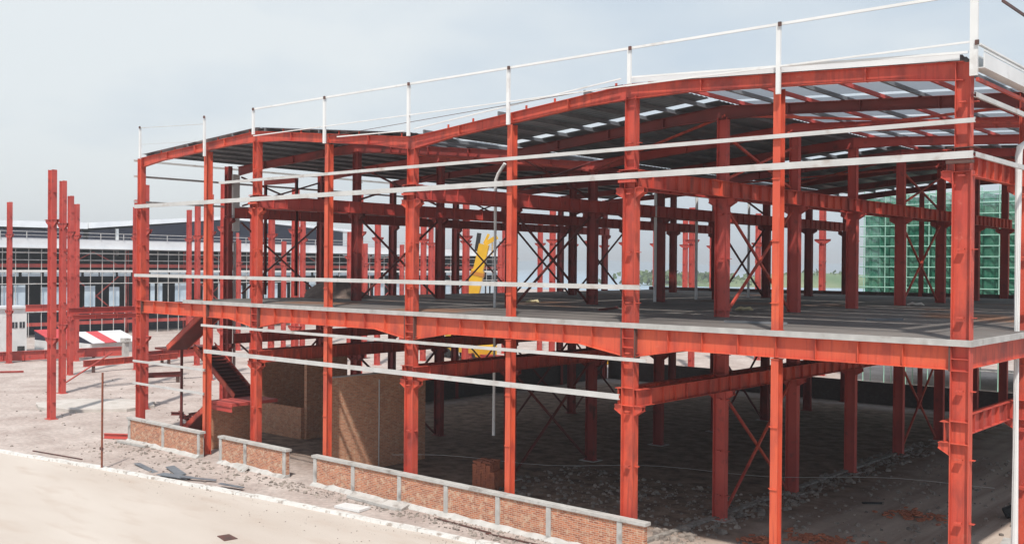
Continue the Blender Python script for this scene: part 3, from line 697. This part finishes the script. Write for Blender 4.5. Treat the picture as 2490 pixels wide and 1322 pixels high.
# things on the ground by the corner
m = MB(); m.box(-.9,1.3,-1.1,1.3,0,.09); m.box(-.86,-.82,-1.0,1.2,.091,.1); o = m.build('concrete_pit_slab', CONC); o.location = (-.9,10.6,0); o.rotation_euler.z = R(8)
tag(o, 'pale square concrete slab on the ground right of the corner column', 'slab')
m = MB(); m.tube([(-.4,0,.2),(.1,.3,.45),(.5,-.1,.3),(.2,-.5,.12)], [.25,.3,.26,.15], 9); o = m.build('tarpaulin_bundle', BLACK); o.location = (-2.6,15.6,0); tag(o, 'dark crumpled bundle on the ground beside the white downpipe', 'bundle')
m = MB(); m.box(-.45,.45,-.07,.07,0,.07); o = m.build('timber_offcut', BLACK); o.location = (-8.3,14.2,.01); o.rotation_euler.z = R(40); tag(o, 'small dark timber offcut on the brown soil under the floor', 'timber')
for i, (x, y, lb) in enumerate(((-27.6,12.8,'crumpled pale yellow bag on the upper floor, left one'),(-14.5,13.4,'crumpled pale yellow bag on the upper floor, nearest the big inner column'),(-11.2,27.6,'small white crumpled bag on the upper floor at the foot of a red brace'))):
    m = MB(); rr = random.Random(i)
    m.tube([(-.45,0,.05),(-.2,.1,.16),(.05,-.05,.12),(.3,.08,.17),(.5,0,.05)], [.07,.15,.11,.14,.05], 7); o = m.build('cement_bag', mat('bag_paper_%d' % i, (.50,.43,.26) if i < 2 else (.7,.66,.6), .9)); o.location = (x,y,SLT); o.scale = (1,1,.7); tag(o, lb, 'bag')

for i, (x, y, ln, rz, mt_, lb) in enumerate(((-8.5,3.2,2.4,12,GREYP,'short grey steel offcut lying on the upper floor near its front right edge'),(-19.5,9.0,3.2,-70,MAROON,'dark red steel offcut lying on the middle of the upper floor'),(-6.0,9.5,1.6,50,GREYP,'small grey offcut on the upper floor just left of the corner column'))):
    m = MB(); m.bar((-ln/2,0,.05),(ln/2,0,.05),.10,.09); m.bar((-ln/2,.09,.02),(ln/2,.09,.02),.08,.03); o = m.build('steel_offcut', mt_); o.location = (x,y,SLT+.001); o.rotation_euler.z = R(rz); tag(o, lb, 'offcut', 'steel offcuts on the upper floor')
# thin rusty pole by the kerb
m = MB(); m.tube([(0,0,0),(.03,0,5.05)], .055, 8); P_ = m.build('pole', RUST); P_.location = (-41,-6.0,0); tag(P_, 'thin rusty steel pole standing alone by the kerb', 'pole')
m = MB(); m.box(-.16,.08,-.05,.05,1.02,1.16); m.build('clamp', BOLT, P_)
# stub beam lying left of first wall
def lying_beam(a, b, w, h, mt, label, group=None, stiff=2.0, name='steel_beam', legs=()):
    a = Vector(a); b = Vector(b); c = (a+b)/2; m = MB(); m.ibeam(a-c, b-c, w, h, .025, .016, stiff=stiff)
    o = m.build(name, mt); o.location = c; tag(o, label, 'steel beam', group)
    for (u) in legs:
        p = a+(b-a)*u-c; q = MB(); q.box(p.x-.12,p.x+.12,p.y-.12,p.y+.12,-c.z,-h/2+p.z-.001); q.build('trestle', BOLT, o)
GB = 'loose red beams lying on the ground'
lying_beam((-49.95,-1.3,.17),(-47.6,.25,.17),.2,.3,RED2,'short red beam lying on the ground against the leftmost low wall',GB)
lying_beam((-104,6,.62),(-101,26.9,.62),.4,1.0,RED2,'longest thick red beam lying behind the far-left columns',GB,legs=(.2,.5,.85))
lying_beam((-88,22.5,1.15),(-90,33.5,1.15),.35,.9,RED2,'thick red beam lying behind the left end of the frame, upper one',GB,legs=(.2,.85))
lying_beam((-86.2,15.1,.95),(-87.9,26.2,.95),.35,.62,RED,'red beam on trestles just left of the frame, pointing at the far-left columns',GB,legs=(.1,.9))
lying_beam((-74.5,14.4,.75),(-73.3,18.0,.75),.3,.45,MAROON,'short dark red beam on trestles seen left of the staircase',GB,legs=(.15,.9))
lying_beam((-96,3,.12),(-91,11.5,.12),.2,.16,RED2,'thin pinkish red beam flat on the pale ground at the left edge',GB)
m = MB(); m.bar((-78.8,9.6,0),(-81.5,15.6,2.3),.1,.1); o = m.build('prop', RED2); tag(o, 'slim red prop leaning beside the far-left columns', 'prop')
m = MB(); m.box(-.28,.28,-.28,.28,0,2.1); m.box(-.5,.5,-.35,.35,2.101,2.5); o = m.build('concrete_pier', CONC); o.location = (-95.5,24.4,0); tag(o, 'pale concrete pier with a wider cap behind the loose beams', 'pier')
# pale washed-out pad
m = MB(); n = 26; rr = random.Random(9)
m.prism([( (4.6+rr.uniform(-.5,.5))*math.cos(2*math.pi*i/n), (3.0+rr.uniform(-.4,.4))*math.sin(2*math.pi*i/n)) for i in range(n)], 'z', -.2, .22)
PAD = mat('pale_spill', (.56, .52, .48), .95, (.46, .42, .38), 1.2, bump=.4, bscale=6)
o = m.build('concrete_spill', PAD); o.location = (-63.5,5.0,0); o.rotation_euler.z = R(35); tag(o, 'pale rounded patch of spilled concrete between the far-left column and the frame', 'concrete patch')
# heap of maroon scrap beside the stairs
m = MB(); rr = random.Random(4)
for k in range(16):
    a = Vector((rr.uniform(-1.6,1.0),rr.uniform(-.6,.6),-.45+k*.09)); m.ibeam(a, a+Vector((rr.uniform(.6,2.0),rr.uniform(-.6,.6),rr.uniform(-.25,.25))), .14, .2)
o = m.build('scrap_steel', MAROON); o.location = (-47.0,2.8,.6); tag(o, 'dark red scrap steel pile left of the staircase foot', 'scrap pile')
# soil mound on upper floor
m = MB(); n = 16; rings = 5
for k in range(rings+1):
    for i in range(n):
        t = 2*math.pi*i/n; r = 2.0*(1-k/rings)**.7*(1+.15*math.sin(3*t+k)+.05*math.sin(7*t)); m.v.append((r*math.cos(t)*1.2, r*math.sin(t), 1.35*(k/rings)**1.1*(1+.08*math.sin(5*t))))
for k in range(rings):
    for i in range(n): a = k*n+i; b = k*n+(i+1) % n; m.f.append((a,b,b+n,a+n))
m.f.append(tuple(rings*n+i for i in range(n)))
o = m.build('sand_heap', mat('brown_sand', (.15,.11,.095), .95, (.2,.15,.125), 3, bump=.5, bscale=6)); o.location = (-41.2,9.6,SLT-.02); tag(o, 'brown heap of sand on the upper floor near its left end', 'sand heap')
# thin hose line strung through the ground floor
m = MB(); pts = [(-29+i*1.2, 3.4+.65*i, 1.05+.12*math.sin(i*.8)) for i in range(22)]
m.tube(pts, .009, 5); o = m.build('strung_cable', GALV); tag(o, 'thin pale cable strung across the dark ground floor', 'cable')

# ------------------------------------------------------------------ unbuilt columns standing behind
proto = thing('steel_column', (0,0,0), '', 'column', 'free-standing red steel columns behind the frame')
m = MB(); m.ibeam((0,0,.03),(0,0,17.1),.36,.60,.026,.016,up=(1,0,0)); shaft = m
m = MB(); m.box(-.42,.42,-.3,.3,0,.04); m.build('base_plate', RED2, proto)
m = MB()
for zt in (5.6,13.7):
    m.box(-.85,.85,-.17,.17,zt-.02,zt); m.prism([(-.85,zt-.02),(.85,zt-.02),(.8,zt-.2),(.3,zt-.5),(-.3,zt-.5),(-.8,zt-.2)],'y',-.09,-.07); m.prism([(-.85,zt-.02),(.85,zt-.02),(.8,zt-.2),(.3,zt-.5),(-.3,zt-.5),(-.8,zt-.2)],'y',.07,.09)
m.build('bracket', RED2, proto)
m = shaft
for i in range(8):
    z = 1.2+i*2.05; m.box(-.12,.12,-.25,-.18,z,z+.04); m.box(.30,.42,-.1,.1,z,z+.03); m.box(-.42,-.30,-.1,.1,z,z+.03)
m.build('shaft', RED2, proto)
first = True
rr = random.Random(2)
RN = ['nearest','second','third','farthest']
for r_, X in enumerate((-60,-73,-86,-99)):
    n0 = {0:0,1:1,2:2,3:3}[r_]
    ln = [n for n in range(n0, 14 if r_ < 2 else 12)]
    if r_ == 3: ln = [2.12]+ln
    for idx, n in enumerate(ln):
        o = proto if first else copy_tree(proto); first = False
        o.location = (X+rr.uniform(-.1,.1) - (2.5 if n == 2.12 else 0), n*BAY, 0)
        sc = 1.0 if (r_ < 2 or n < 6) else rr.choice((1, .86, 1, .8)); o.scale = (1,1,sc*(1.0 if n else 1))
        if r_ == 0 and n == 1: o.scale.z = .965
        if r_ == 1 and n == 1: o.scale.z = 1.02
        lab = 'red free-standing steel column, %s in the %s row beyond the left side of the frame' % (ORD[idx] if idx < 12 else ('thirteenth' if idx == 12 else 'last'), RN[r_])
        if r_ == 0 and n == 0: lab = 'tallest-looking red steel column at the left, standing closest to the road'
        if n == 2.12: lab = 'lone red steel column at the left edge of the picture'
        o['label'] = lab
for idx, (x_, n) in enumerate(((-47.0, 9.1),(-47.2, 10.1),(-46.8, 11.2),(-34, 9.6),(-34.2, 10.7))):
    o = copy_tree(proto); o.location = (x_, n*BAY, 0)
    o['label'] = '%s from the left of the five red steel columns standing beyond the back of the frame' % ('rightmost' if idx == 4 else ORD[idx]) if idx < 4 else 'rightmost of the five red steel columns standing beyond the back of the frame'
def mezz(a, b, label, h=.62):
    lying_beam(a, b, .3, h, RED2, label, 'red floor beams joining the free-standing columns', stiff=1.5, name='floor_beam')
mezz((-73,1.08*BAY,7.05-.3),(-73,1.93*BAY+.0,7.05-.3),'upper red beam joining two of the free-standing columns left of the frame',.5)
mezz((-72.4,1.08*BAY,6.25),(-72.4,1.93*BAY,6.25),'lower red beam joining two of the free-standing columns left of the frame',.38)
mezz((-98.9,2.2*BAY,5.9),(-98.9,2.95*BAY,5.9),'red beam at the far left between a lone column and the column cluster',.7)
mezz((-73,2.06*BAY,6.7),(-73,3.9*BAY,6.7),'red beam high behind the upper flight of the staircase',.5)

# ------------------------------------------------------------------ far shed with white fascia
SH = thing('factory_shed', (-136,20,0), 'long finished factory shed with a white fascia and a grid of glazing bars, far left', 'building')
def shp(m, name, mt, parent=None): return m.build(name, mt, parent or SH)
LY0, LY1 = -25, 112      # local y extents
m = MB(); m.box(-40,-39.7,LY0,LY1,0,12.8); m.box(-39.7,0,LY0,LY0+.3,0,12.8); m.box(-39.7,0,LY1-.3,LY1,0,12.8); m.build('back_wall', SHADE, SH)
m = MB(); m.box(-40.5,.0,LY0,LY1,12.95,13.1); m.build('roof', ROOFW, SH)
m = MB(); m.box(.0,.35,LY0,LY1,12.85,14.15)
m.box(.0,.9,LY0,LY1,12.7,12.85); m.build('fascia', ROOFW, SH)
for z, h in ((12.0,.16),(9.3,.32),(7.6,.12),(3.6,.14),(11.0,.1)):
    m = MB(); m.box(-.12,.12,LY0,LY1,z,z+h); m.build('glazing_rail', WHITE if h > .2 else GALV, SH)
m = MB(); m.box(-.9,-.5,LY0,LY1,10.0,10.5); m.box(-.9,-.5,LY0,LY1,1.6,2.1); m.build('crane_beam', RED2, SH)
y = LY0+.5; k = 0
while y < LY1:
    m = MB(); m.box(-.05,.05,y-.035,y+.035,.0,12.7); m.build('glazing_bar', GALV, SH)
    y += 1.8*(2 if k % 5 == 4 else 1); k += 1
for k in range(14):
    y = LY0+3+k*9.8
    m = MB(); m.ibeam((-1.4,y,0),(-1.4,y,12.6),.5,.6,.03,.02); m.build('column', RED2, SH)
for k in range(7):
    y = LY0+3+k*19.6
    m = MB(); m.bar((-1.5,y+.4,2),(-1.5,y+9.5,9.5),.16,.16); m.bar((-1.5,y+.4,9.5),(-1.5,y+9.5,2),.16,.16); m.bar((-1.6,y+.3,10.2),(-1.6,y+4.5,12.3),.14,.14); m.bar((-1.6,y+8.8,10.2),(-1.6,y+4.5,12.3),.14,.14); m.build('brace', RED2, SH)
rr = random.Random(6); y = LY0+1
while y < LY1-3:
    w = rr.choice((.7,1.0,1.6,2.8)); m = MB(); m.box(-.42,-.34,y,y+w,4.2,7.4+rr.uniform(-.4,.3)); m.build('wall_panel', BLUEP, SH); y += w+rr.choice((.4,.6,1.0,2.2))
m = MB()
y = LY0
while y < LY1-2: w = rr.uniform(1.5,3.5); m.box(-.42,-.34,y,y+w,8.7,9.25); y += w+rr.uniform(.2,.8)
m.build('clerestory', BLUEP, SH)
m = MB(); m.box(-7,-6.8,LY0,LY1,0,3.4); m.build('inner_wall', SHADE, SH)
m = MB(); m.box(.45,.55,LY0,LY1,15.0,15.08); m.box(.45,.55,LY0,LY1,14.5,14.56)
y = LY0
while y < LY1: m.box(.46,.54,y-.04,y+.04,14.15,15.0); y += 3.6
m.build('roof_railing', GALV, SH)
# second, higher roof behind
S2 = thing('high_roofed_hall', (-170,0,0), 'higher hall with a wide white gabled roof rising behind the long factory shed', 'building')
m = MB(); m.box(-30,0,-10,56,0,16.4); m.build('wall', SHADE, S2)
m = MB(); m.prism([(-12,16.5),(56.6,16.8),(56.6,17.9),(-12,17.6)],'x',-30,.5); m.build('roof', ROOFW, S2)
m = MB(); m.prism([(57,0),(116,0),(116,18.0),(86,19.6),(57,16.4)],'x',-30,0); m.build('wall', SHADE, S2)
m = MB(); m.prism([(56.7,16.9),(86,19.7),(120,17.9),(120,18.4),(86,20.3),(56.7,17.95)],'x',-31,1.2); m.build('roof', ROOFW, S2)
for y in (2,24,50,62,88,104):
    m = MB(); m.box(.1,.5,y,y+.5,12,17 if y > 56 else 16.5); m.build('column', WHITE if y % 4 else RED2, S2)

# cabin and striped sheds
CB = thing('site_cabin', (-112.5,20.0,0), 'white two-storey site cabin with a pair of small dark windows at the left edge', 'cabin')
m = MB(); m.box(-3,0,-5,1.1,0,5.3); m.build('wall', WHITE, CB)
m = MB(); m.box(-3.2,.25,-5.2,1.35,5.301,5.55); m.build('roof', ROOFW, CB)
for y in (-.6, .25):
    m = MB(); m.box(.003,.05,y,y+.6,3.0,3.7); w = m.build('window', GLASSD, CB)
    q = MB(); q.box(.051,.07,y+.27,y+.33,3.0,3.7); q.build('frame', WHITE, w)
m = MB(); m.tube([(.5,.2,0),(.5,.2,.9)],.4,12); o = m.build('drum', BLACK); o.location = (-112.2,19.9,0); tag(o, 'small dark drum at the foot of the white cabin', 'drum')
m = MB(); m.box(.003,.04,-2.8,-2.0,0,2.0); m.build('door', GALV, CB)
def striped(loc, ln, cols, label):
    t = thing('striped_shed', loc, label, 'shed'); m = MB(); m.box(-4,0,0,ln,0,1.2); m.build('wall', WHITE, t)
    n = len(cols)
    for i, c in enumerate(cols):
        y0, y1 = ln*i/n+.01, ln*(i+1)/n; m = MB()
        m.hexa([(-4.2,y0,2.3),(-4.2,y1,2.3),(.6,y1,1.25),(.6,y0,1.25),(-4.2,y0,2.38),(-4.2,y1,2.38),(.6,y1,1.33),(.6,y0,1.33)]); m.build('roof_panel', c, t)
    m = MB(); m.prism([(-4,1.2),(0,1.2),(0,1.32),(-4,2.25)],'y',.02,ln-.02); m.build('gable', SHADE, t)
striped((-113,24.0,0), 5.0, (STRIPE_R,), 'low shed with a plain red roof behind the white cabin')
striped((-106,25.6,0), 6.0, (ROOFW, STRIPE_R, ROOFW, ROOFW), 'low shed with a white and red striped roof behind the far-left columns')

# green netted scaffold
GS = thing('scaffold', (-28.5,63,0), 'tall scaffold wrapped in green safety netting behind the right end of the frame', 'scaffold')
m = MB(); W_ = 34; n = 136
for i in range(n+1):
    x = W_*i/n; y = -.16*abs(math.sin(i*.39))+.10*math.sin(i*1.7)+.07*math.sin(i*2.9)
    for z, k in ((3.3,0),(5.5,.1),(8.7,0),(12.9,.12),(17.45,0)): m.v.append((x, y-k*math.sin(i*1.3), z+(.12*math.sin(i*.9) if z > 17 else 0)))
for i in range(n):
    for k in range(4): a = i*5+k; m.f.append((a,a+1,a+6,a+5))
m.build('safety_net', NET, GS)
m = MB(); m.v = [(0,0,3.3),(0,9,3.3),(0,9,17.4),(0,0,17.4)]; m.f = [(0,1,2,3)]; m.build('safety_net', NET, GS)
for k in range(3, 19):
    z = .5+k*.95; m = MB(); m.tube([(-.4,-.3,z),(W_+.4,-.3,z)],.06,6); m.tube([(-.4,1.5,z),(W_+.4,1.5,z)],.05,6); m.build('ledger', POLEG, GS)
for k in range(18):
    x = k*2; m = MB(); m.tube([(x,-.3,0),(x,-.3,18.1)],.05,6); m.tube([(x,1.5,0),(x,1.5,18.1)],.05,6); m.build('standard', POLEG, GS)
m = MB()
for k in range(9): m.box(0,W_,.35,1.45,.9+k*1.9+.9,.9+k*1.9+.95)
m.build('walkway', GALV, GS)
m = MB(); m.box(0.5,W_,2.5,14,3.4,16.6); m.build('wall', mat('grey_block_core', (.24,.27,.25), .9, (.16,.19,.175), .5), GS)

# truck crane
TC = thing('truck_crane', (-71.4,53.0,0), 'yellow truck crane with its boom raised, standing beyond the frame', 'crane', rz=R(-20))
m = MB(); m.box(-4,3.4,-1.2,1.2,.9,1.5); m.build('chassis', YEL, TC)
m = MB(); m.prism([(3.4,.7),(5.6,.7),(5.6,1.8),(5.1,2.9),(3.4,2.9)],'y',-1.2,1.2); cb = m.build('cab', YEL, TC)
m = MB(); m.prism([(3.9,1.8),(5.3,1.8),(5.0,2.6),(3.9,2.6)],'y',-1.22,1.22); m.build('window', GLASSD, cb)
m = MB(); m.prism([(-3,1.51),(1.6,1.51),(1.6,2.6),(.8,3.2),(-3,2.8)],'y',-1.1,1.1); m.build('superstructure', YEL, TC)
for x in (-3,-1.8,2.2,4.5):
    for y in (-1.15,1.15):
        m = MB(); m.tube([(x,y-.15,.55),(x,y+.15,.55)],.55,14); m.build('wheel', BLACK, TC)
d0 = Vector((-.5,0,2.6)); 
right = Vector((math.cos(yaw+R(20)), math.sin(yaw+R(20)), 0))
d1 = Vector((-.3,0,2.6))+right*2.3+Vector((0,0,10.6))
dm = d0+(d1-d0)*.72
m = MB(); m.bar(d0,dm,1.4,1.45); m.bar(dm-(d1-d0)*.01,d1,1.1,1.15); bo = m.build('boom', YEL, TC)
m = MB(); m.bar(d0+(d1-d0)*.66,d0+(d1-d0)*.70,1.5,1.55); m.build('boom_collar', mat('orange_collar', (.5,.2,.03), .5), bo)
m = MB(); m.bar(d1,d1+right*1.5+Vector((0,0,.9)),.35,.5); m.bar(d1+right*.9+Vector((0,0,.6)),d1+right*.9+Vector((0,0,-1.3)),.08,.08); m.bar(d1+Vector((0,0,.1)),d1+right*.5+Vector((0,0,1.2)),.3,.3); m.build('boom_head', YEL, bo)
m = MB(); m.bar(d1-right*.9+Vector((0,0,-.8)),d1-right*.6+Vector((0,0,1.3)),.4,.5); m.build('winch', BLACK, bo)
m = MB(); m.bar((1.0,0,1.8),d0+(d1-d0)*.45,.25,.25); m.build('ram', GALV, bo)
# stacked things seen under the floor beyond the frame
for i, (x, y, c, lb) in enumerate(((-66,50.5,RED2,'tall red steel crate beyond the frame, seen under the floor left of the yellow crane'),(-58,60,YEL,'low yellow crate beyond the frame, seen under the floor'),(-82,45,RED2,'wide stack of red beams beyond the frame, seen under the floor'))):
    t = thing('steel_crate', (x,y,0), lb, 'crate'); 
    for k in range(4): m = MB(); m.ibeam((-2.5,-.6+k*.4,.3+.5*(k % 2)),(2.5,-.6+k*.4,.3+.5*(k % 2)),.3,.42); m.build('beam', c, t)
    for xx in (-2.2,2.2): m = MB(); m.box(xx-.08,xx+.08,-.9,.9,0,.08); m.build('bearer', BOLT, t)

# pale service line and mortar cap on the tall inner wall
bw = bpy.data.objects['brick_wall']
m = MB(); m.tube([(.17,-.1,.1),(.17,-.1,4.7)],.035,6); m.build('conduit', GALV, bw)
m = MB(); m.box(-.15,.15,-3.35,3.35,5.001,5.05); m.build('mortar_cap', CONC, bw)
# ------------------------------------------------------------------ light haze in the air
hm = bpy.data.materials.new('haze'); hm.use_nodes = True; t = hm.node_tree; t.nodes.clear()
o_ = t.nodes.new('ShaderNodeOutputMaterial'); v_ = t.nodes.new('ShaderNodeVolumePrincipled'); v_.inputs['Density'].default_value = .00055
v_.inputs['Color'].default_value = (.97,.98,1,1); v_.inputs['Anisotropy'].default_value = .2; t.links.new(v_.outputs[0], o_.inputs['Volume'])
m = MB(); m.box(-3600,2000,-600,4400,-3,62); h = m.build('haze', hm); tag(h, None, None, None, 'stuff')
